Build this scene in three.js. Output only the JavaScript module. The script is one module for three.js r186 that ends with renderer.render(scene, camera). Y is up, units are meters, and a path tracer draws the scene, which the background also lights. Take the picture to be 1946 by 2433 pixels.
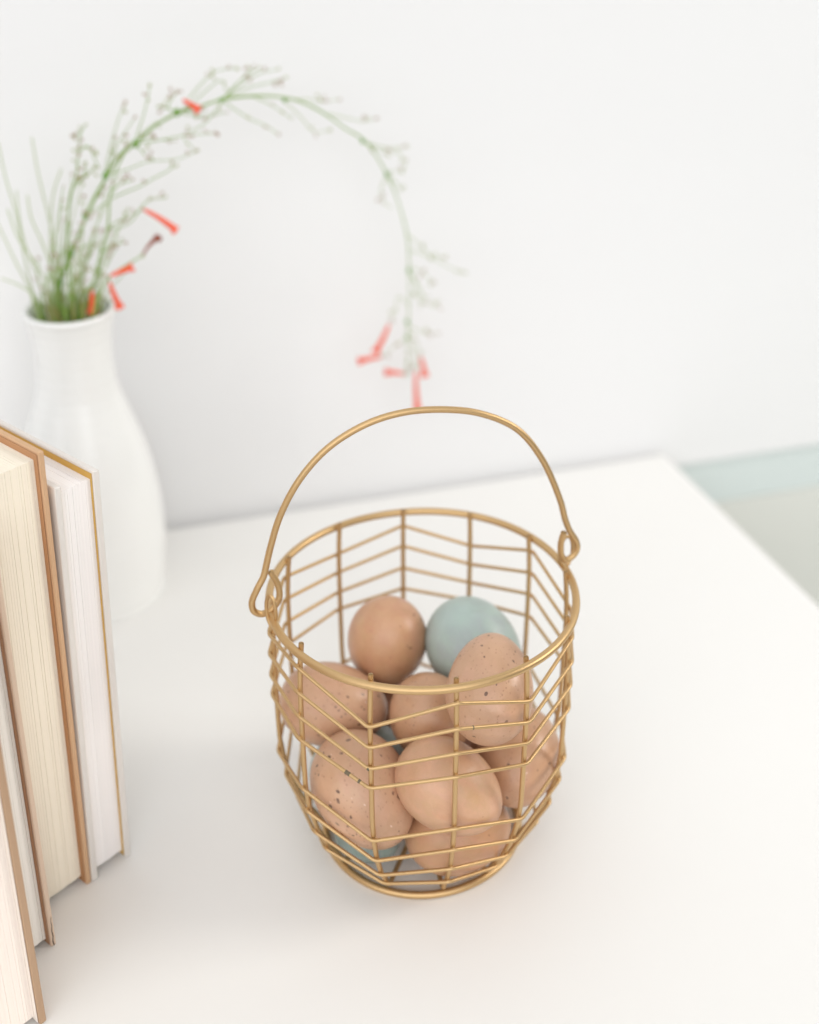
import * as THREE from 'three';
import { RoundedBoxGeometry } from 'three/addons/geometries/RoundedBoxGeometry.js';
import { mergeGeometries } from 'three/addons/utils/BufferGeometryUtils.js';
import { ImprovedNoise } from 'three/addons/math/ImprovedNoise.js';
import { RectAreaLightUniformsLib } from 'three/addons/lights/RectAreaLightUniformsLib.js';

// ---------------------------------------------------------------- camera
const scene = new THREE.Scene();
const camera = new THREE.PerspectiveCamera(2 * Math.atan(1216.5 / 3059.96) * 180 / Math.PI, 0.8, 0.02, 30);
camera.position.set(0, 0.48750, 0.51587);
camera.rotation.order = 'YXZ';
camera.rotation.set(-0.36806, 0.01197, 0);
camera.setViewOffset(1946, 2433, 0, 522.03, 1946, 2433);      // the photograph is the lower part of a taller frame
camera.focus = 0.555;
camera.userData.fStop = 3.8;

// ---------------------------------------------------------------- light: a tall window to the right, a pale ceiling, the room behind the camera
const renderer = new THREE.WebGLRenderer({ antialias: true });
renderer.toneMapping = THREE.LinearToneMapping;
renderer.toneMappingExposure = 1;
renderer.shadowMap.enabled = true;
RectAreaLightUniformsLib.init();
function area(color, intensity, w, h, from, to) {
  const l = new THREE.RectAreaLight(color, intensity, w, h);
  l.position.set(...from); l.lookAt(...to); scene.add(l);
  return l;
}
area(0xfffbf4, 14.5, 1.0, 1.36, [3.2, 1.75, -0.2], [0, 0.05, 0]).name = 'window_light';
area(0xfcfdff, 1.3, 6.6, 4.2, [-0.5, 4.0, 1.75], [0, 0, 0]).name = 'ceiling_light';
area(0xfcfdff, 2.6, 8.0, 3.0, [-0.4, 1.75, 4.0], [0, 0.1, -0.2]).name = 'room_light';

// ---------------------------------------------------------------- helpers
let seed = 7;
const rnd = () => { seed = (seed * 1664525 + 1013904223) >>> 0; return seed / 4294967296; };
const span = (a, b) => a + (b - a) * rnd();
const noise = new ImprovedNoise();
const V = (x, y, z) => new THREE.Vector3(x, y, z);
const K = 0.875;                                             // the survey's units to metres
const used = {};
function numbered(name) { used[name] = (used[name] ?? -1) + 1; return used[name] ? name + '_' + String(used[name]).padStart(3, '0') : name; }
function put(parent, name, geometry, material, label) {
  const m = new THREE.Mesh(geometry, material);
  m.name = parent === scene ? numbered(name) : name;
  m.castShadow = m.receiveShadow = true;
  if (label) m.userData.label = label;
  parent.add(m); return m;
}
function thing(name, label, category, group) {
  const o = new THREE.Group(); o.name = numbered(name); o.userData = { label, category };
  if (group) o.userData.group = group;
  scene.add(o); return o;
}
function structure(name, geometry, material) { const m = put(scene, name, geometry, material); m.userData.kind = 'structure'; return m; }
// a round wire (or stem) swept along points; radius is a number or a function of 0..1
function sweep(pts, radius, { closed = false, sides = 10, round = true } = {}) {
  const n = pts.length, rad = typeof radius === 'function' ? radius : () => radius;
  const tan = pts.map((p, i) => {
    const a = closed ? pts[(i + n - 1) % n] : pts[Math.max(0, i - 1)], b = closed ? pts[(i + 1) % n] : pts[Math.min(n - 1, i + 1)];
    return b.clone().sub(a).normalize();
  });
  let nor = Math.abs(tan[0].y) < 0.9 ? V(0, 1, 0) : V(1, 0, 0);
  const rings = [];
  let len = 0;
  const ring = (c, t, r, v) => rings.push({ c, t, r, v, n: nor.clone() });
  for (let i = 0; i < n; i++) {
    nor.addScaledVector(tan[i], -nor.dot(tan[i])).normalize();
    if (i) len += pts[i].distanceTo(pts[i - 1]);
    const r = rad(n > 1 ? i / (n - 1) : 0);
    if (!closed && i === 0 && round) for (const k of [0, 0.5, 0.85]) ring(pts[0].clone().addScaledVector(tan[0], -r * 0.5 * (1 - k)), tan[0], r * Math.sqrt(1 - (1 - k) ** 2) + 1e-7, len);
    ring(pts[i], tan[i], r, len);
    if (!closed && i === n - 1 && round) for (const k of [0.85, 0.5, 0]) ring(pts[i].clone().addScaledVector(tan[i], r * 0.5 * (1 - k)), tan[i], r * Math.sqrt(1 - (1 - k) ** 2) + 1e-7, len);
  }
  if (closed) {                                              // close with the first ring's frame, twist left in the last span
    nor.addScaledVector(tan[0], -nor.dot(tan[0])).normalize();
    const f = rings[0]; rings.push({ ...f, v: len + pts[0].distanceTo(pts[n - 1]), n: nor.clone() });
  }
  const pos = [], nrm = [], uv = [], idx = [];
  for (const g of rings) {
    const b = g.t.clone().cross(g.n);
    for (let s = 0; s <= sides; s++) {
      const a = s / sides * 2 * Math.PI, d = g.n.clone().multiplyScalar(Math.cos(a)).addScaledVector(b, Math.sin(a));
      pos.push(g.c.x + d.x * g.r, g.c.y + d.y * g.r, g.c.z + d.z * g.r); nrm.push(d.x, d.y, d.z); uv.push(s / sides * 0.006, g.v);
    }
  }
  for (let i = 0; i + 1 < rings.length; i++) for (let s = 0; s < sides; s++) {
    const a = i * (sides + 1) + s, b = a + sides + 1;
    idx.push(a, a + 1, b, b, a + 1, b + 1);
  }
  const g = new THREE.BufferGeometry();
  g.setAttribute('position', new THREE.Float32BufferAttribute(pos, 3));
  g.setAttribute('normal', new THREE.Float32BufferAttribute(nrm, 3));
  g.setAttribute('uv', new THREE.Float32BufferAttribute(uv, 2));
  g.setIndex(idx); return g;
}
const smooth = (pts, n) => new THREE.CatmullRomCurve3(pts, false, 'centripetal').getPoints(n);
function blob(p, r, sx = 1, sy = 1, sz = 1) { const g = new THREE.SphereGeometry(r, 10, 8); g.scale(sx, sy, sz); g.translate(p.x, p.y, p.z); return g; }
function canvasMap(w, h, draw, color = true) {
  const c = document.createElement('canvas'); c.width = w; c.height = h; draw(c.getContext('2d'), w, h);
  const t = new THREE.CanvasTexture(c); if (color) t.colorSpace = THREE.SRGBColorSpace;
  t.wrapS = t.wrapT = THREE.RepeatWrapping; return t;
}
function noiseMap(size, cells, octaves, lo = 0, hi = 255) {  // a grey texture that tiles
  const d = new Uint8Array(size * size * 4);
  for (let y = 0; y < size; y++) for (let x = 0; x < size; x++) {
    let v = 0, a = 0.5, f = cells;
    for (let o = 0; o < octaves; o++, a *= 0.5, f *= 2) {
      const u = x / size * f, w = y / size * f, bu = x / size, bw = y / size;
      v += a * ((noise.noise(u, w, o * 9.7) * (1 - bu) + noise.noise(u - f, w, o * 9.7) * bu) * (1 - bw) + (noise.noise(u, w - f, o * 9.7) * (1 - bu) + noise.noise(u - f, w - f, o * 9.7) * bu) * bw);
    }
    const g = Math.max(0, Math.min(255, lo + (hi - lo) * (0.5 + v))), i = (y * size + x) * 4;
    d[i] = d[i + 1] = d[i + 2] = g; d[i + 3] = 255;
  }
  const t = new THREE.DataTexture(d, size, size); t.wrapS = t.wrapT = THREE.RepeatWrapping; t.magFilter = THREE.LinearFilter; t.needsUpdate = true; return t;
}
function scaled(tex, rx, ry) { const t = tex.clone(); t.repeat.set(rx, ry); t.needsUpdate = true; return t; }
const grain = noiseMap(512, 24, 4), cloud = noiseMap(512, 5, 5);

// ---------------------------------------------------------------- the setting: wall, table, floor
const M = {
  wall: new THREE.MeshStandardMaterial({ color: new THREE.Color().setRGB(0.815, 0.815, 0.815), roughness: 0.9, bumpMap: scaled(cloud, 5, 5), bumpScale: 0.0006 }),
  band: new THREE.MeshStandardMaterial({ color: new THREE.Color().setRGB(0.66, 0.725, 0.71), roughness: 0.6 }),
  lower: new THREE.MeshStandardMaterial({ color: new THREE.Color().setRGB(0.70, 0.71, 0.665), roughness: 0.8, bumpMap: scaled(cloud, 5, 5), bumpScale: 0.0004 }),
  table: new THREE.MeshPhysicalMaterial({ color: new THREE.Color().setRGB(0.83, 0.82, 0.795), roughness: 0.5, bumpMap: scaled(grain, 6, 6), bumpScale: 0.00006 }),
  gold: new THREE.MeshPhysicalMaterial({ color: new THREE.Color().setRGB(0.60, 0.405, 0.20), metalness: 0.85, roughness: 0.44, bumpMap: scaled(grain, 30, 30), bumpScale: 0.00008 }),
  vase: new THREE.MeshPhysicalMaterial({ color: new THREE.Color().setRGB(0.86, 0.865, 0.85), roughness: 0.24, bumpMap: scaled(cloud, 1, 3), bumpScale: 0.0006 }),
  stem: new THREE.MeshStandardMaterial({ color: new THREE.Color().setRGB(0.23, 0.37, 0.07), roughness: 0.7 }),
  palestem: new THREE.MeshStandardMaterial({ color: new THREE.Color().setRGB(0.38, 0.47, 0.22), roughness: 0.7 }),
  bud: new THREE.MeshStandardMaterial({ color: new THREE.Color().setRGB(0.36, 0.40, 0.18), roughness: 0.8 }),
  drybud: new THREE.MeshStandardMaterial({ color: new THREE.Color().setRGB(0.40, 0.30, 0.21), roughness: 0.8 }),
  node: new THREE.MeshStandardMaterial({ color: new THREE.Color().setRGB(0.15, 0.33, 0.05), roughness: 0.7 }),
  leaf: new THREE.MeshStandardMaterial({ color: new THREE.Color().setRGB(0.25, 0.38, 0.08), roughness: 0.7 }),
  olive: new THREE.MeshStandardMaterial({ color: new THREE.Color().setRGB(0.36, 0.33, 0.11), roughness: 0.7 }),
  coral: new THREE.MeshPhysicalMaterial({ color: new THREE.Color().setRGB(0.84, 0.105, 0.04), roughness: 0.5, sheen: 0.2 }),
  withered: new THREE.MeshStandardMaterial({ color: new THREE.Color().setRGB(0.29, 0.075, 0.04), roughness: 0.8 }),
};
const WALL_TURN = 0.3056;
function alongWall(o, x, y, z) { o.rotation.y = WALL_TURN; o.position.set(x, y, z); return o; }
// the wall's face passes through (-0.179, -0.286); boxes hang behind it
const wallAt = (depth) => [-0.179 - 0.301 * depth, -0.286 - 0.954 * depth];
{
  const [x, z] = wallAt(0.05), [x2, z2] = wallAt(0.054), [x3, z3] = wallAt(0.052);
  alongWall(structure('wall', new THREE.BoxGeometry(5, 2.218, 0.1), M.wall), x, 2.2 / 2 - 0.009, z);
  alongWall(structure('wall_band', new THREE.BoxGeometry(5, 0.042, 0.1), M.band), x2, -0.0395, z2);
  alongWall(structure('lower_wall', new THREE.BoxGeometry(5, 0.66, 0.1), M.lower), x3, -0.391, z3);
  alongWall(structure('floor', new THREE.BoxGeometry(5, 0.04, 4), M.lower), -0.179 + 0.301 * 1.6, -0.742, -0.286 + 0.954 * 1.6);
}
{
  const t = thing('table', 'white matte table with rounded edges pushed against the white wall', 'table');
  alongWall(t, 0.1928, 0, -0.3984);
  const top = new RoundedBoxGeometry(1.5, 0.036, 0.95, 5, 0.006); top.translate(-0.75, -0.018, 0.475);
  put(t, 'tabletop', top, M.table);
  for (const [x, z] of [[-0.05, 0.05], [-1.45, 0.05], [-0.05, 0.9], [-1.45, 0.9]]) {
    const g = new RoundedBoxGeometry(0.05, 0.686, 0.05, 3, 0.004); g.translate(x, -0.379, z); put(t, 'leg', g, M.table);
  }
}

// ---------------------------------------------------------------- the wire basket
const PROFILE = [[0, 0.056], [0.0145, 0.0635], [0.0225, 0.069], [0.028, 0.0712], [0.038, 0.0756], [0.0435, 0.0772], [0.055, 0.0803], [0.06, 0.081], [0.071, 0.0825], [0.09, 0.083], [0.12, 0.0836], [0.135, 0.0836], [0.149, 0.083], [0.165, 0.0815]];
function outer(y) {                                          // radius of the outer (zigzag) wires' axis at a height, metres
  const q = y / K; let i = 1; while (i < PROFILE.length - 1 && PROFILE[i][0] < q) i++;
  const [a, b] = [PROFILE[i - 1], PROFILE[i]], u = Math.max(0, Math.min(1, (q - a[0]) / (b[0] - a[0])));
  return (a[1] + (b[1] - a[1]) * u) * K - 0.0003;
}
const deg = Math.PI / 180, NUDGE = [1.7, 0.6, 0, 0, 0, 0, -1.8, -1.6, 0, 0, 0, 2.4];
const spoke = (i) => (-10.13 + 30 * i + NUDGE[i]) * deg;
const onCircle = (r, y, a) => V(r * Math.sin(a), y, -r * Math.cos(a));
const RIM_Y = 0.1377, RIM_R = 0.0722;
{
  const b = thing('wire_basket', 'gold wire basket with zigzag sides and a swing handle, holding brown and blue eggs', 'basket');
  const circle = (r, y, n = 140) => Array.from({ length: n }, (_, i) => onCircle(r + 0.0003 * Math.sin(i / n * 6.283 * 2 + 1), y + 0.0004 * Math.sin(i / n * 6.283 * 3), i / n * 2 * Math.PI));
  put(b, 'rim', sweep(circle(RIM_R, RIM_Y), 0.00188, { closed: true, sides: 16 }), M.gold);
  put(b, 'base_ring', sweep(circle(0.0494, 0.0019), 0.0018, { closed: true, sides: 16 }), M.gold);
  put(b, 'centre_ring', sweep(circle(0.012, 0.0030, 40), 0.0012, { closed: true, sides: 8 }), M.gold);
  for (let i = 0; i < 12; i++) {
    const a = spoke(i), line = [];
    for (let y = 0.1405; y > 0.0165; y -= 0.004) line.push(onCircle(outer(y) - 0.0019, y, a));
    line.push(onCircle(outer(0.0127) - 0.0019, 0.0127, a), onCircle(0.0505, 0.0070, a), onCircle(0.0480, 0.0048, a), onCircle(0.044, 0.0046, a), onCircle(0.011, 0.0046, a));
    put(b, 'upright_wire', sweep(line, 0.0012, { sides: 12 }), M.gold);
  }
  const HIGH = [0.149, 0.134, 0.119, 0.104, 0.071, 0.055, 0.038, 0.0225], LOW = [0.136, 0.1235, 0.110, 0.0975, 0.060, 0.0435, 0.028, 0.0145];
  const LIFT = [-0.001, 0, 0, 0, 0, 0, 0, -0.0032, 0, 0.0035, -0.003, 0.0015];
  const rows = [];
  for (let l = 0; l < 8; l++) {
    const corner = Array.from({ length: 12 }, (_, i) => {
      const y = ((i % 2 ? LOW : HIGH)[l] + LIFT[i] * (l < 4 ? 1 : 0.5)) * K + span(-0.0004, 0.0004);
      return onCircle(outer(y) + 0.00035, y, spoke(i));
    });
    rows.push(corner);
    const line = [];
    corner.forEach((c, i) => {
      const p = corner[(i + 11) % 12], n = corner[(i + 1) % 12], d = 0.0022;
      const a = c.clone().add(p.clone().sub(c).setLength(d)), e = c.clone().add(n.clone().sub(c).setLength(d));
      const far = c.clone().lerp(p, 0.5); line.push(far);
      for (const u of [0, 0.25, 0.5, 0.75, 1]) line.push(a.clone().multiplyScalar((1 - u) ** 2).addScaledVector(c, 2 * u * (1 - u)).addScaledVector(e, u * u));
    });
    const parts = [sweep(line, 0.0009, { closed: true, sides: 10 })];
    corner.forEach((c, i) => parts.push(blob(c.clone().addScaledVector(V(c.x, 0, c.z).normalize(), -0.0007), span(0.0009, 0.00115), 1, 0.8, 1)));   // spot welds
    put(b, 'zigzag_wire', mergeGeometries(parts), M.gold);
  }
  // small dark chips in the plating of the front wires
  const worn = new THREE.MeshStandardMaterial({ color: new THREE.Color().setRGB(0.15, 0.12, 0.075), roughness: 0.8 });
  for (const [l, i, u0, u1] of [[3, 8, 0.67, 0.73], [3, 8, 0.85, 0.875], [2, 8, 0.985, 0.999], [1, 6, 0.2, 0.212]]) {
    const p = rows[l][i], q = rows[l][(i + 11) % 12];
    put(b, 'worn_patch', sweep([0, 0.25, 0.5, 0.75, 1].map((u) => p.clone().lerp(q, u0 + (u1 - u0) * u)), (u) => 0.00093 + 0.00003 * Math.sin(u * 9), { sides: 10 }), worn);
  }
  // two oval eyes welded on the rim, and the handle that hangs in them
  for (const [i, da, up, tall, wide, twist] of [[9, -9.5, 0.0055, 0.0080, 0.0030, 1.0], [3, -7.5, 0.0078, 0.0086, 0.0043, -0.35]]) {
    const a = spoke(i) + da * deg, out = V(Math.sin(a), 0, -Math.cos(a)), side = V(Math.cos(a), 0, Math.sin(a));
    const across = out.clone().multiplyScalar(Math.cos(twist)).addScaledVector(side, Math.sin(twist)), c = onCircle(RIM_R + 0.0006, RIM_Y + up, a), loop = [];
    for (let k = 0; k < 36; k++) { const q = k / 36 * 2 * Math.PI; loop.push(c.clone().addScaledVector(V(0, 1, 0), Math.sin(q) * tall).addScaledVector(across, Math.cos(q) * wide)); }
    put(b, 'handle_eye', sweep(loop, 0.00085, { closed: true, sides: 10 }), M.gold);
  }
  const aL = spoke(9) - 5 * deg, aR = spoke(3) - 5 * deg, L = onCircle(0.0825 * K, RIM_Y, aL), R = onCircle(0.0825 * K, RIM_Y, aR), mid = L.clone().add(R).multiplyScalar(0.5), ax = R.clone().sub(L).normalize(), off = V(0, 1, 0).cross(ax);
  const H = [[-0.0810, 0.0235, 0.4], [-0.0775, 0.0150, 0.3], [-0.0775, 0.0085, 0.1], [-0.0815, 0.0028, 0], [-0.0868, 0.0010, -0.1], [-0.0912, 0.0040, -0.2], [-0.0920, 0.0095, -0.2], [-0.0890, 0.0170, -0.2], [-0.0853, 0.0236, -0.1], [-0.0832, 0.0310, 0], [-0.0808, 0.0405, 0], [-0.0752, 0.0579, 0], [-0.0648, 0.0770, 0], [-0.0498, 0.0931, 0], [-0.0300, 0.1040, 0], [-0.0103, 0.1082, 0], [0.0110, 0.1072, 0], [0.0305, 0.1025, 0],
    [0.0505, 0.0911, 0], [0.0651, 0.0717, 0], [0.0770, 0.0440, 0], [0.0800, 0.0330, 0], [0.0830, 0.0250, 0], [0.0874, 0.0171, 0], [0.0880, 0.0120, 0], [0.0855, 0.0080, 0], [0.0815, 0.0068, -0.1], [0.0783, 0.0110, -0.3], [0.0773, 0.0190, -0.4], [0.0784, 0.0262, -0.5]];
  const hp = H.map(([x, y, o]) => mid.clone().addScaledVector(ax, x * K).addScaledVector(V(0, 1, 0), y * K).addScaledVector(off, o * 0.006));
  put(b, 'handle', sweep(smooth(hp, 220), 0.00155, { sides: 14 }), M.gold);
}

// ---------------------------------------------------------------- eggs
function eggShape(B, long = 1.27) {
  const g = new THREE.SphereGeometry(1, 64, 48), p = g.attributes.position;
  for (let i = 0; i < p.count; i++) {
    const t = p.getY(i), k = (1 - 0.085 * t) * B;
    p.setXYZ(i, p.getX(i) * k, t * B * long, p.getZ(i) * k);
  }
  g.computeVertexNormals();
  const n = g.attributes.normal;                             // the seam's two columns share their normals
  for (let r = 0; r <= 48; r++) { const a = r * 65, e = a + 64, v = V(n.getX(a) + n.getX(e), n.getY(a) + n.getY(e), n.getZ(a) + n.getZ(e)).normalize(); n.setXYZ(a, v.x, v.y, v.z); n.setXYZ(e, v.x, v.y, v.z); }
  return g;
}
function eggSkin(base, spots, flecks, dark) {
  return canvasMap(1024, 512, (c, w, h) => {
    c.fillStyle = `rgb(${base.map((v) => Math.round(v)).join(',')})`; c.fillRect(0, 0, w, h);
    const at = (y) => 1 / Math.max(0.12, Math.sin(y / h * Math.PI));
    const dab = (x, y, r, style, squash = 1, turn = 0) => {
      c.fillStyle = style;
      for (const dx of [-w, 0, w]) { c.save(); c.translate(x + dx, y); c.scale(at(y), 1); c.rotate(turn); c.beginPath(); c.ellipse(0, 0, r, r * squash, 0, 0, 7); c.fill(); c.restore(); }
    };
    for (let i = 0; i < 900; i++) {                          // mottled shell colour
      const y = Math.acos(span(-1, 1)) / Math.PI * h, s = span(-1, 1), tone = base.map((v) => Math.round(v + s * 22));
      dab(rnd() * w, y, span(8, 46), `rgba(${tone.join(',')},0.10)`, span(0.5, 1), span(0, 3));
    }
    for (let i = 0; i < 2600; i++) {                         // fine pores
      const y = Math.acos(span(-1, 1)) / Math.PI * h, s = span(-1, 0.8), tone = base.map((v) => Math.round(v + s * 30));
      dab(rnd() * w, y, span(0.7, 1.6), `rgba(${tone.join(',')},0.35)`);
    }
    for (let i = 0; i < spots * 4; i++) {                    // soft freckles under the surface colour
      const y = Math.acos(span(-1, 1)) / Math.PI * h; dab(rnd() * w, y, span(1.2, 4), `rgba(${RUST.join(',')},${span(0.12, 0.38).toFixed(2)})`, span(0.5, 1), span(0, 3));
    }
    const patch = [rnd() * w, span(0.35, 0.65) * h];
    for (let i = 0; i < spots; i++) {
      const near = rnd() < 0.5, y = near ? patch[1] + span(-110, 110) : Math.acos(span(-1, 1)) / Math.PI * h, x = near ? patch[0] + span(-170, 170) : rnd() * w;
      const r = rnd() < 0.25 ? span(5, 9) : span(1.8, 4.5), turn = span(0, 3), sq = span(0.25, 0.9), al = span(0.45, 0.9);
      dab(x, Math.max(8, Math.min(h - 8, y)), r, `rgba(${dark.join(',')},${al.toFixed(2)})`, sq, turn);
      if (r > 3) dab(x + span(-3, 3), Math.max(8, Math.min(h - 8, y + span(-3, 3))), r * 0.6, `rgba(${dark.join(',')},${(al * 0.8).toFixed(2)})`, 0.8);
    }
    for (let i = 0; i < flecks; i++) { const y = Math.acos(span(-0.95, 0.95)) / Math.PI * h; dab(rnd() * w, y, span(2, 6), 'rgba(238,214,196,0.7)', span(0.25, 0.6), span(0.8, 2.2)); }
  });
}
const BROWN = [195, 153, 122], TAN = [197, 152, 117], BLUE = [172, 187, 182], DARK = [104, 78, 62], RUST = [128, 84, 60];
// position of the middle, direction of the narrow end, half width, colour, speckles, pale flecks, label
const EGGS = [
  [[-0.0180, 0.0845, -0.0329], [-0.07, -0.962, -0.264], 0.0202, TAN, 26, 0, RUST, 'smooth tan egg standing alone at the back left, beside the large blue egg'],
  [[0.0268, 0.0852, -0.0247], [0.58, -0.669, 0.464], 0.0226, BLUE, 3, 0, RUST, 'large pale blue egg at the back of the basket behind the tall speckled egg'],
  [[0.0310, 0.1074, 0.0321], [0.106, 0.609, -0.786], 0.0198, BROWN, 120, 2, DARK, 'brown speckled egg highest in the basket, upright in front of the large blue egg'],
  [[-0.0438, 0.0680, -0.0046], [0.975, -0.223, -0.05], 0.0200, BROWN, 70, 9, DARK, 'brown egg lying on its side against the left wires of the basket', 1.36],
  [[0.0041, 0.0691, 0.0068], [0.229, -0.951, -0.209], 0.0192, BROWN, 85, 0, DARK, 'speckled brown egg in the middle of the basket, half under the front rim'],
  [[-0.0273, 0.0514, 0.0354], [0.594, -0.613, 0.521], 0.0224, BROWN, 110, 22, DARK, 'big brown egg with dark flakes at the front left, behind the lowest zigzag corners'],
  [[0.0126, 0.0630, 0.0458], [0.845, -0.503, 0.182], 0.0199, TAN, 4, 1, RUST, 'plain unspeckled brown egg at the front middle, crossed by a wire shadow', 1.33],
  [[0.0466, 0.0520, 0.0124], [-0.177, -0.264, 0.948], 0.0200, BROWN, 60, 8, DARK, 'brown egg with one round dark spot against the right wires of the basket'],
  [[0.0172, 0.0262, 0.0330], [0.983, 0.026, -0.183], 0.0203, TAN, 10, 0, RUST, 'brown egg at the bottom front, lying under the plain front egg'],
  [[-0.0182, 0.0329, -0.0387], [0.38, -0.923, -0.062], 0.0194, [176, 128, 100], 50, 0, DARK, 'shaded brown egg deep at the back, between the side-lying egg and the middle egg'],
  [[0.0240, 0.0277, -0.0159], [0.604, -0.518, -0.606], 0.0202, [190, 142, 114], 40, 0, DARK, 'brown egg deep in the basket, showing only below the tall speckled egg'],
  [[-0.0318, 0.0315, -0.0030], [0.86, 0.36, -0.36], 0.0203, BLUE, 3, 0, RUST, 'pale blue egg tucked behind the big flaked egg at the left'],
  [[-0.0262, 0.0200, 0.0305], [0.931, -0.122, 0.344], 0.0128, [132, 146, 141], 2, 0, RUST, 'small blue grey egg on the basket floor under the big flaked egg'],
];
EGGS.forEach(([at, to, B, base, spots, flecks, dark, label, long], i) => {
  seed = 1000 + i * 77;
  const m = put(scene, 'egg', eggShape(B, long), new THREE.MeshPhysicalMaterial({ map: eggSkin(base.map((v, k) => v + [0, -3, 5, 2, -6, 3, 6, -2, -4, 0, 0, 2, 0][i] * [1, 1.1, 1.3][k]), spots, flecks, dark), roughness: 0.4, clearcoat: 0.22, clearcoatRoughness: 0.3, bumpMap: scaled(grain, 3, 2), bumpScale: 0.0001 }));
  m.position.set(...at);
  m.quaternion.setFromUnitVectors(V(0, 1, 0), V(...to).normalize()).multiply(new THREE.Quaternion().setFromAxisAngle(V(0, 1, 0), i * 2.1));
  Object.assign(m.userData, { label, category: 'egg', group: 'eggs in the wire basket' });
});

// ---------------------------------------------------------------- books
seed = 51;
function pageSkin(base, lines, tint) {
  return canvasMap(512, 256, (c, w, h) => {
    c.fillStyle = `rgb(${base.join(',')})`; c.fillRect(0, 0, w, h);
    for (let i = 0; i < lines; i++) { const x = rnd() * w, s = span(-9, 6), t = base.map((v) => Math.round(v + s)); c.fillStyle = `rgba(${t.join(',')},${span(0.2, 0.7).toFixed(2)})`; c.fillRect(x, 0, span(0.6, 3.5), h); }
    for (let i = 0; i < 9; i++) { c.fillStyle = `rgba(${tint.join(',')},${span(0.1, 0.32).toFixed(2)})`; c.fillRect(rnd() * w, 0, span(0.6, 1.3), h); }
  });
}
const cloth = noiseMap(256, 60, 3);
function coverSkin(rgb, rough = 0.75) { return new THREE.MeshStandardMaterial({ color: new THREE.Color().setRGB(...rgb.map((v) => v / 255), THREE.SRGBColorSpace), roughness: rough, bumpMap: scaled(cloth, 1, 1), bumpScale: 0.00012 }); }
function book({ n, e, T, H, D = 0.145, turn = 0, lean = 0, board = 0.0026, lip = 0.0036, fore = 0.0036, cover, inner, endpaper, pages, label }) {
  const o = thing('book', label, 'book');
  // n: metres along the row to the left, e: metres towards the viewer
  o.position.set(-0.64 * n + 0.77 * e, lean < 0 ? T * Math.sin(-lean * deg) : 0, 0.77 * n + 0.64 * e);
  o.rotation.order = 'YXZ'; o.rotation.set(0, Math.atan2(-0.77, -0.64) + turn * deg, lean * deg);
  const box = (x0, x1, y0, y1, z0, z1, r) => { const g = new RoundedBoxGeometry(x1 - x0, y1 - y0, z1 - z0, 3, Math.min(r, (x1 - x0) * 0.49)); g.translate((x0 + x1) / 2, (y0 + y1) / 2, (z0 + z1) / 2); return g; };
  put(o, 'cover_board', box(0, board, 0, H, 0, D, 0.0007), cover);
  put(o, 'cover_board', box(T - board, T, 0, H, 0, D, 0.0007), cover);
  put(o, 'spine', box(0.0004, T - 0.0004, 0.0003, H - 0.0003, D + 0.0005, D + 0.0028, 0.0009), cover);
  const m = new THREE.MeshStandardMaterial({ map: pages, roughness: 0.9 });
  const ends = new THREE.MeshStandardMaterial({ color: new THREE.Color().setRGB(...endpaper.map((v) => v / 255), THREE.SRGBColorSpace), roughness: 0.8 });
  put(o, 'endpaper', box(board + 0.00015, board + inner, 0.0012, H - 0.0012, 0.0012, D - 0.002, 0.0003), ends);
  put(o, 'endpaper', box(T - board - inner, T - board - 0.00015, 0.0012, H - 0.0012, 0.0012, D - 0.002, 0.0003), ends);
  const x0 = board + inner + 0.0001, x1 = T - board - inner - 0.0001, k = Math.max(6, Math.round((x1 - x0) / 0.0013)), leaves = [];
  for (let i = 0; i < k; i++) {                              // gatherings of pages, each a little off the last
    const a = x0 + (x1 - x0) * i / k, b = x0 + (x1 - x0) * (i + 1) / k - 0.00006, dz = span(0, 0.00035), g = new THREE.BoxGeometry(b - a, H - 2 * lip, D - fore - 0.002);
    const uv = g.attributes.uv; for (let j = 0; j < uv.count; j++) uv.setX(j, (i + uv.getX(j)) / k);
    g.translate((a + b) / 2, H / 2 + span(-0.0001, 0.0001), fore + (D - fore) / 2 - dz - 0.001); leaves.push(g);
  }
  put(o, 'page_block', mergeGeometries(leaves), m);
  return o;
}
book({ n: 0.1103, e: -0.0942, T: 0.0230, H: 0.2138, lean: 0.9, board: 0.0032, cover: coverSkin([230, 225, 219], 0.6), lip: 0.0042, fore: 0.0027, inner: 0.0002, endpaper: [208, 168, 88], pages: pageSkin([245, 241, 239], 260, [214, 190, 205]), label: 'white book with a mustard endpaper line, the book nearest the vase' });
book({ n: 0.1334, e: -0.0950, T: 0.0308, H: 0.2330, lean: 0.25, lip: 0.0042, cover: coverSkin([211, 172, 134]), inner: 0.0006, endpaper: [186, 138, 98], pages: pageSkin([244, 235, 217], 420, [190, 160, 120]), label: 'thick book with a tan cover and cream pages, second from the vase' });
const cracked = book({ n: 0.1657, e: -0.0774, T: 0.0256, H: 0.2150, lean: -0.9, cover: coverSkin([222, 198, 176]), inner: 0.0005, endpaper: [170, 130, 100], pages: pageSkin([246, 243, 236], 300, [200, 190, 175]), label: 'thin book with a pinkish beige cover cracked at the corner, third from the vase' });
put(cracked, 'split_edge', sweep([[0.0009, 0.0170], [0.0013, 0.0145], [0.0011, 0.0120], [0.0015, 0.0090], [0.0012, 0.0060], [0.0017, 0.0032], [0.0013, 0.0006]].map(([x, y]) => V(x, y, -0.00002)), (u) => 0.00012 + 0.00018 * u, { sides: 5 }), new THREE.MeshStandardMaterial({ color: new THREE.Color().setRGB(0.10, 0.06, 0.04), roughness: 0.9 }));
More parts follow.
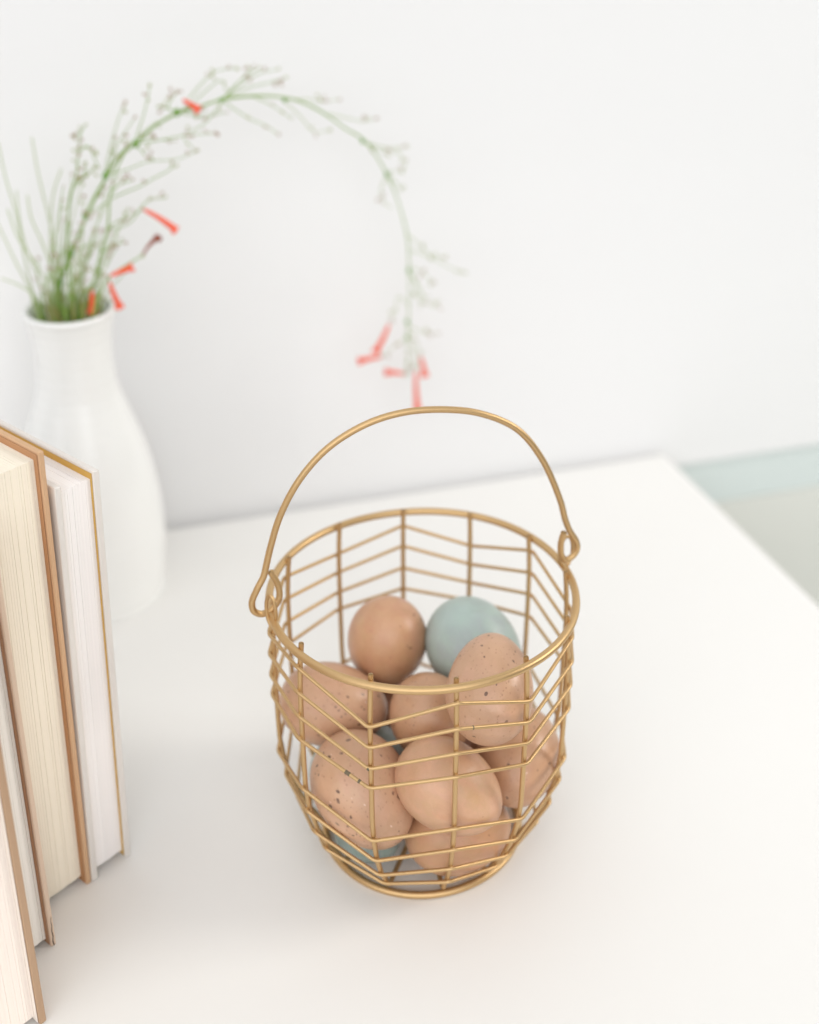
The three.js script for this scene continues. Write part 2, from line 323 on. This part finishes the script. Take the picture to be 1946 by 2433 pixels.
book({ n: 0.1919, e: -0.0472, T: 0.0400, H: 0.2100, lean: -1.1, board: 0.0032, cover: coverSkin([180, 148, 119]), inner: 0.0005, endpaper: [236, 226, 216], pages: pageSkin([244, 232, 222], 420, [220, 200, 190]), label: 'book with a dull brown cover and pinkish pages, nearest the viewer at the lower left' });

// ---------------------------------------------------------------- vase
const VASE = V(-0.2143, 0, -0.2044);
{
  const P = [[0.0001, 0], [0.0405, 0], [0.0428, 0.0012], [0.0440, 0.008], [0.0453, 0.021], [0.0465, 0.040], [0.0462, 0.055], [0.0446, 0.0735], [0.0410, 0.094], [0.0358, 0.113], [0.0300, 0.130], [0.0255, 0.145], [0.0237, 0.158], [0.0234, 0.168], [0.0241, 0.182], [0.0258, 0.192], [0.0274, 0.1966], [0.0270, 0.1986], [0.0257, 0.1990], [0.0243, 0.1970], [0.0216, 0.182], [0.0205, 0.168], [0.0212, 0.155], [0.0240, 0.140], [0.0300, 0.118], [0.0360, 0.095], [0.0400, 0.06], [0.0400, 0.02], [0.0360, 0.006], [0.0001, 0.005]];
  const c = new THREE.SplineCurve(P.map(([r, y]) => new THREE.Vector2(r, y))).getPoints(220).map((q) => { q.x = Math.max(0.0001, q.x + 0.00011 * Math.sin(q.y * 900) * (q.x > 0.01 ? 1 : 0)); return q; });
  const v = thing('vase', 'white ceramic bottle vase with a narrow neck, standing behind the books', 'vase');
  v.position.copy(VASE);
  const g = new THREE.LatheGeometry(c, 96); put(v, 'body', g, M.vase);
}

const ARCH = [[-9,189,-1],[-8,194,-2],[-5,214,-3],[3,232,-5],[13,255,-8],[19,267,-10],[26,278,-12],[34,288,-15],[44,296,-18],[56,305,-22],[68,313,-26],[81,316,-31],[93,318,-37],[112,318,-44],[129,315,-52],[142,311,-57],[155,303,-63],[165,294,-68],[175,284,-73],[183,272,-77],[190,260,-81],[195,249,-84],[198,238,-87],[203,216,-90],[204,190,-92],[203,152,-93],[203,140,-95],[204,123,-97],[203,109,-98]];
const ARCH_TWIGS = [[[45,298,-10],[51,314,-12],[54,324,-13],[56,332,-14]],
  [[24,277,-18],[29,295,-20],[35,312,-22],[39,319,-23]],
  [[46,299,-6],[60,300,-11],[75,302,-15],[85,302,-18],[91,302,-20]],
  [[30,283,3],[41,285,0],[54,289,-4],[69,289,-9],[81,293,-13]],
  [[48,301,0],[51,296,-1],[54,291,-2]],
  [[70,314,-19],[65,318,-17],[68,324,-18],[70,327,-19]],
  [[67,311,-34],[79,308,-38],[95,309,-43]],
  [[69,314,-22],[60,318,-19]],
  [[73,318,-39],[82,328,-42],[90,334,-44],[102,335,-48]],
  [[74,314,-44],[83,322,-47],[91,327,-50],[94,321,-51]],
  [[91,315,-50],[103,324,-53],[114,330,-57],[125,332,-60]],
  [[93,317,-42],[107,323,-46],[122,326,-51],[130,328,-54]],
  [[93,318,-38],[101,311,-40],[109,305,-43],[118,300,-46],[125,294,-48]],
  [[94,318,-34],[87,309,-32],[80,303,-30],[71,299,-26],[77,289,-28]],
  [[128,313,-61],[142,312,-66],[152,310,-69],[161,311,-72]],
  [[129,312,-58],[138,302,-60],[146,292,-63],[155,293,-66]],
  [[154,302,-70],[167,298,-74],[176,296,-76],[184,297,-79]],
  [[174,282,-80],[184,278,-83],[193,274,-86],[200,270,-88],[202,263,-89],[198,260,-88],[192,260,-86]],
  [[174,280,-86],[188,275,-91],[204,274,-96]],
  [[190,258,-85],[186,248,-84],[188,240,-85],[192,236,-86]],
  [[203,214,-96],[210,207,-98],[219,198,-100],[228,195,-103]],
  [[204,202,-100],[217,196,-104],[232,186,-109],[240,182,-112]],
  [[204,191,-96],[210,188,-98],[216,183,-100],[221,178,-101]],
  [[204,189,-94],[211,177,-96],[216,165,-98],[221,161,-99],[225,165,-100]],
  [[204,166,-89],[197,173,-87],[195,162,-87],[191,156,-86]],
  [[203,142,-89],[195,137,-87],[186,130,-84]],
  [[204,126,-92],[203,118,-91],[201,114,-91]],
  [[203,146,-93],[209,137,-95],[212,126,-96]],
  [[203,144,-91],[208,130,-93],[209,116,-93]],
  [[203,147,-98],[216,140,-102],[224,139,-104]]];
const UPRIGHT_TWIGS = [[[11,208,7],[18,218,5],[23,235,3],[28,250,2],[31,270,1],[36,286,-1],[41,295,-3]],
  [[24,236,5],[20,242,6],[11,239,9]],
  [[29,251,6],[35,255,4],[41,257,2],[48,261,0]],
  [[31,268,3],[38,271,1],[47,274,-2],[55,278,-5],[66,284,-8],[67,288,-9]],
  [[29,265,-3],[20,260,0],[16,258,1]],
  [[25,238,11],[33,242,8],[39,243,7]],
  [[27,248,0],[39,251,-4],[51,264,-8],[61,265,-11]],
  [[32,271,7],[37,277,5],[46,280,2]]];
const LOW_TWIGS = [[[19,203,13],[24,215,11],[28,222,10],[34,226,8],[41,230,6],[48,234,4]],
  [[28,222,10],[28,220,10]],
  [[6,211,15],[8,231,14],[-1,228,17],[-9,219,20]]];
const BUD_TWIGS = [[[1,226,-3],[2,239,-3],[6,268,-4],[10,278,-5],[13,294,-6],[15,305,-7],[18,310,-8]],
  [[11,279,-1],[17,281,-3],[22,285,-5]],
  [[14,295,-2],[19,298,-4],[24,284,-6]],
  [[15,306,-5],[11,304,-3]],
  [[11,275,1],[16,281,-1],[18,289,-1]]];
const BARE = [[[-23,198,-1],[-22,210,-2],[-23,221,-1],[-26,261,0],[-29,280,1],[-31,301,1]],
  [[-12,195,-9],[-8,212,-10],[-8,223,-10],[-8,239,-10],[-10,258,-9],[-13,281,-9],[-14,302,-8]],
  [[-20,201,8],[-20,213,8],[-26,232,10],[-33,256,12]],
  [[-16,198,1],[-16,216,1],[-21,238,3],[-23,254,3],[-23,273,3]],
  [[-7,201,6],[-6,223,6],[-10,243,7],[-14,258,9],[-15,272,9]],
  [[-15,194,-11],[-11,233,-12],[-7,265,-14],[-1,281,-16]],
  [[-15,204,15],[-16,213,16],[-22,219,17],[-32,225,20]],
  [[-8,203,11],[-9,220,11],[-21,248,15],[-25,266,16]]];
const FLOWERS = [{ kind: 'red', line: [[49,261,-1],[66,247,-6]] },
  { kind: 'red', line: [[29,223,10],[41,227,6]] },
  { kind: 'red', line: [[29,220,12],[33,204,10]] },
  { kind: 'red', line: [[17,213,7],[16,200,8]] },
  { kind: 'brown', line: [[48,234,4],[57,244,1]] },
  { kind: 'red', line: [[73,322,-20],[81,316,-22]] },
  { kind: 'red', line: [[191,154,-85],[182,135,-83]] },
  { kind: 'red', line: [[186,130,-84],[171,129,-79]] },
  { kind: 'red', line: [[201,114,-91],[189,117,-87]] },
  { kind: 'red', line: [[212,125,-96],[215,111,-97]] },
  { kind: 'red', line: [[209,116,-93],[210,87,-94]] }];
const mm = (l) => l.map(([x, y, z]) => V(x / 1000, y / 1000, z / 1000));
function tubeFlower(a, b, withered) {                        // a narrow trumpet with a lobed mouth
  const d = b.clone().sub(a), len = d.length(), t = d.clone().normalize(), parts = [];
  const bend = V(span(-1, 1), span(-1, 1), span(-1, 1)).cross(t).normalize().multiplyScalar(len * (withered ? 0.10 : 0.03)), line = [];
  for (let i = 0; i <= 14; i++) { const u = i / 14; line.push(a.clone().addScaledVector(d, u).addScaledVector(bend, Math.sin(u * Math.PI))); }
  parts.push(sweep(line, (u) => (withered ? 0.0007 + 0.0012 * u * u : 0.0010 + 0.0011 * u) * Math.min(1, u * 6 + 0.35), { sides: 9, round: false }));
  const up = Math.abs(t.y) < 0.9 ? V(0, 1, 0) : V(1, 0, 0), s1 = t.clone().cross(up).normalize(), s2 = t.clone().cross(s1);
  for (let k = 0; k < 5; k++) {
    const q = k / 5 * 2 * Math.PI, o = s1.clone().multiplyScalar(Math.cos(q)).addScaledVector(s2, Math.sin(q)), c = b.clone().addScaledVector(o, 0.0017), g = new THREE.SphereGeometry(0.0013, 8, 6);
    g.scale(1, 0.55, 1.5); g.applyQuaternion(new THREE.Quaternion().setFromUnitVectors(V(0, 0, 1), t.clone().addScaledVector(o, withered ? -0.2 : 0.7).normalize())); g.translate(c.x, c.y, c.z); parts.push(g);
  }
  return mergeGeometries(parts.map((g) => g.index ? g.toNonIndexed() : g));
}
function twig(parent, line, r0, r1, material, buds) {
  const pts = smooth(mm(line), 6 * line.length + 4), tw = put(parent, 'twig', sweep(pts, (u) => r0 + (r1 - r0) * u, { sides: 6 }), material);
  const n = pts.length;
  for (let k = 0; k < buds; k++) {                           // little buds along the outer part, on hair-thin stalks
    const i = k ? Math.floor(span(0.45, 0.98) * (n - 1)) : n - 1, p = pts[i].clone(), stalk = V(span(-1, 1), span(-0.8, 1), span(-0.6, 0.6)).multiplyScalar(k ? 0.004 : 0.0006), e = p.clone().add(stalk), dir = V(span(-1, 1), span(-1, 0.6), span(-0.5, 0.5)).normalize();
    const g = new THREE.SphereGeometry(span(0.0005, 0.0009), 7, 6); g.scale(1, 1, span(1.2, 2.2)); g.applyQuaternion(new THREE.Quaternion().setFromUnitVectors(V(0, 0, 1), dir)); g.translate(e.x, e.y, e.z);
    const parts = [g.toNonIndexed()]; if (k) parts.push(sweep([p, e], 0.0003, { sides: 5, round: false }).toNonIndexed());
    put(tw, 'bud', mergeGeometries(parts), rnd() < 0.55 ? M.drybud : M.bud);
  }
  return tw;
}
function flowersOf(parent, list) { for (const f of list) { const [a, b] = mm(f.line); put(parent, 'flower', tubeFlower(a, b, f.kind === 'brown'), f.kind === 'brown' ? M.withered : M.coral, f.kind === 'brown' ? 'withered brown tubular flower' : undefined); } }
const sprig = (name, label, group) => { const s = thing(name, label, 'flower sprig', group); s.position.copy(VASE); return s; };
{
  seed = 400;
  const arch = sprig('flowering_sprig', 'long arching green sprig with coral flowers hanging at its tip, in the white vase');
  const line = smooth(mm([[-5, 120, 2], ...ARCH.map(([x, y, z], i) => [x + (i > 1 ? span(-1.1, 1.1) : 0), y + (i > 1 ? span(-1.1, 1.1) : 0), z])]), 160);
  put(arch, 'stem', sweep(line, (u) => (0.0011 - 0.00082 * u) * (1 + 0.12 * Math.sin(u * 70)), { sides: 8 }), M.stem);
  ARCH_TWIGS.forEach((t, i) => twig(arch, t, 0.00036, 0.00022, i < 14 ? M.stem : M.palestem, 3 + (i % 3)));
  for (const i of [4, 6, 6, 6, 8, 8, 8, 10, 10, 12, 12, 13, 18, 20, 24]) {   // whorls of hair-thin twigs at the joints
    const [p, q] = mm([ARCH[i], ARCH[i + 1]]), d = q.clone().sub(p).normalize(), s = V(span(-1, 1), span(-1, 1), span(-0.5, 0.5)), len = span(16, 42);
    const e = d.clone().multiplyScalar(0.75).addScaledVector(s, 0.55).normalize(), a = p.clone().multiplyScalar(1000), end = a.clone().addScaledVector(e, len);
    twig(arch, [a, a.clone().lerp(end, 0.5).add(V(span(-2, 2), span(0, 3), span(-2, 2))), end].map((k) => [k.x, k.y, k.z]), 0.00034, 0.0002, M.stem, 3);
  }
  for (const i of [2, 3, 4, 6, 8, 10, 12, 14, 18, 20, 24, 25, 26]) { const p = mm([ARCH[i]])[0]; put(arch, 'node', blob(p, i < 11 ? 0.0020 : 0.0014, 1, 1.3, 1), M.node); }
  flowersOf(arch, [FLOWERS[5], ...FLOWERS.slice(6)]);
  const up = sprig('flowering_sprig', 'shorter upright sprig with one red flower pointing right, in the white vase');
  twig(up, [[8, 120, 4], ...UPRIGHT_TWIGS[0]], 0.0009, 0.0004, M.stem, 5); UPRIGHT_TWIGS.slice(1).forEach((t) => twig(up, t, 0.0004, 0.0003, M.stem, 4)); flowersOf(up, [FLOWERS[0]]);
  const low = sprig('flowering_sprig', 'low sprig leaning over the right of the vase lip with red and withered flowers');
  twig(low, [[10, 130, 6], ...LOW_TWIGS[0]], 0.0009, 0.0004, M.leaf, 2); LOW_TWIGS.slice(1).forEach((t) => twig(low, t, 0.0005, 0.0003, M.stem, 1)); flowersOf(low, FLOWERS.slice(1, 5));
  const bud = sprig('flowering_sprig', 'straight sprig of brown buds standing left of the arching sprig, in the vase');
  twig(bud, [[0, 130, -4], ...BUD_TWIGS[0]], 0.0007, 0.0003, M.stem, 10); BUD_TWIGS.slice(1).forEach((t) => twig(bud, t, 0.0004, 0.0003, M.stem, 5));
  // many fine side shoots climbing out of the mouth beside the main stem
  seed = 733;
  for (let i = 0; i < 26; i++) {
    const x0 = span(-14, 16), top = span(225, 285), x1 = x0 * 0.9 + span(-8, 26) + (top - 225) * 0.25, z0 = span(-12, 12);
    twig(i % 2 ? bud : up, [[x0 * 0.6, 150, z0 * 0.5], [x0, 195, z0], [(x0 + x1) / 2 + span(-3, 1), (195 + top) / 2, z0 + span(-5, 5)], [x1, top, z0 + span(-10, 10)]], 0.0005, 0.00022, rnd() < 0.5 ? M.stem : M.palestem, 4);
  }
  const BARE_LABELS = ['tall thin bare stem bending left out of the frame, highest at the left edge', 'tall straight bare stem rising between the left edge and the bud sprig', 'low bare stem leaning far left, cut by the left edge beside the vase', 'short bare stem ending in the middle of the left fan of stems',
    'bare stem curving left under the tall straight one', 'short bare stem bending right below the bud sprig', 'lowest bare stem, arching almost flat over the left of the vase lip', 'bare stem slanting left between the low one and the short one'];
  for (const [k, l] of BARE.entries()) {
    const s = thing('bare_stem', BARE_LABELS[k], 'stem', 'bare stems fanning out of the vase'); s.position.copy(VASE);
    put(s, 'stalk', sweep(smooth(mm([[l[0][0] * 0.4, 120, l[0][2] * 0.4], [l[0][0] * 0.9, 190, l[0][2]], ...l.slice(1)]), 40), (u) => 0.00062 - 0.00025 * u, { sides: 6 }), M.palestem);
  }
  // short leafy shoots crowded in the mouth of the vase
  seed = 91; const blades = { leaf: [], olive: [] };
  for (let i = 0; i < 62; i++) {
    const q = rnd() * 6.283, r = Math.sqrt(rnd()) * 0.0165, p = V(Math.cos(q) * r, 0.186, Math.sin(q) * r), h = span(0.010, 0.022) + (rnd() < 0.3 ? 0.01 : 0), lean = V(Math.cos(q) * r * 0.22 + span(-0.003, 0.003), h, Math.sin(q) * r * 0.22 + span(-0.003, 0.003));
    const bow = V(span(-0.002, 0.002), 0, span(-0.002, 0.002)), w = span(0.0004, 0.0010);
    blades[rnd() < 0.62 ? 'leaf' : 'olive'].push(sweep([0, 0.25, 0.5, 0.75, 1].map((u) => p.clone().addScaledVector(lean, u).addScaledVector(bow, Math.sin(u * 3.14))), (u) => w * Math.sin(0.35 + u * 2.7) + 0.00012, { sides: 5, round: false }));
  }
  const tuft = thing('leaf_tuft', 'tuft of short green and olive shoots filling the mouth of the vase', 'leaves'); tuft.position.copy(VASE); tuft.userData.kind = 'stuff';
  put(tuft, 'green_shoots', mergeGeometries(blades.leaf), M.leaf).userData.kind = 'stuff'; put(tuft, 'olive_shoots', mergeGeometries(blades.olive), M.olive).userData.kind = 'stuff';
}

renderer.render(scene, camera);
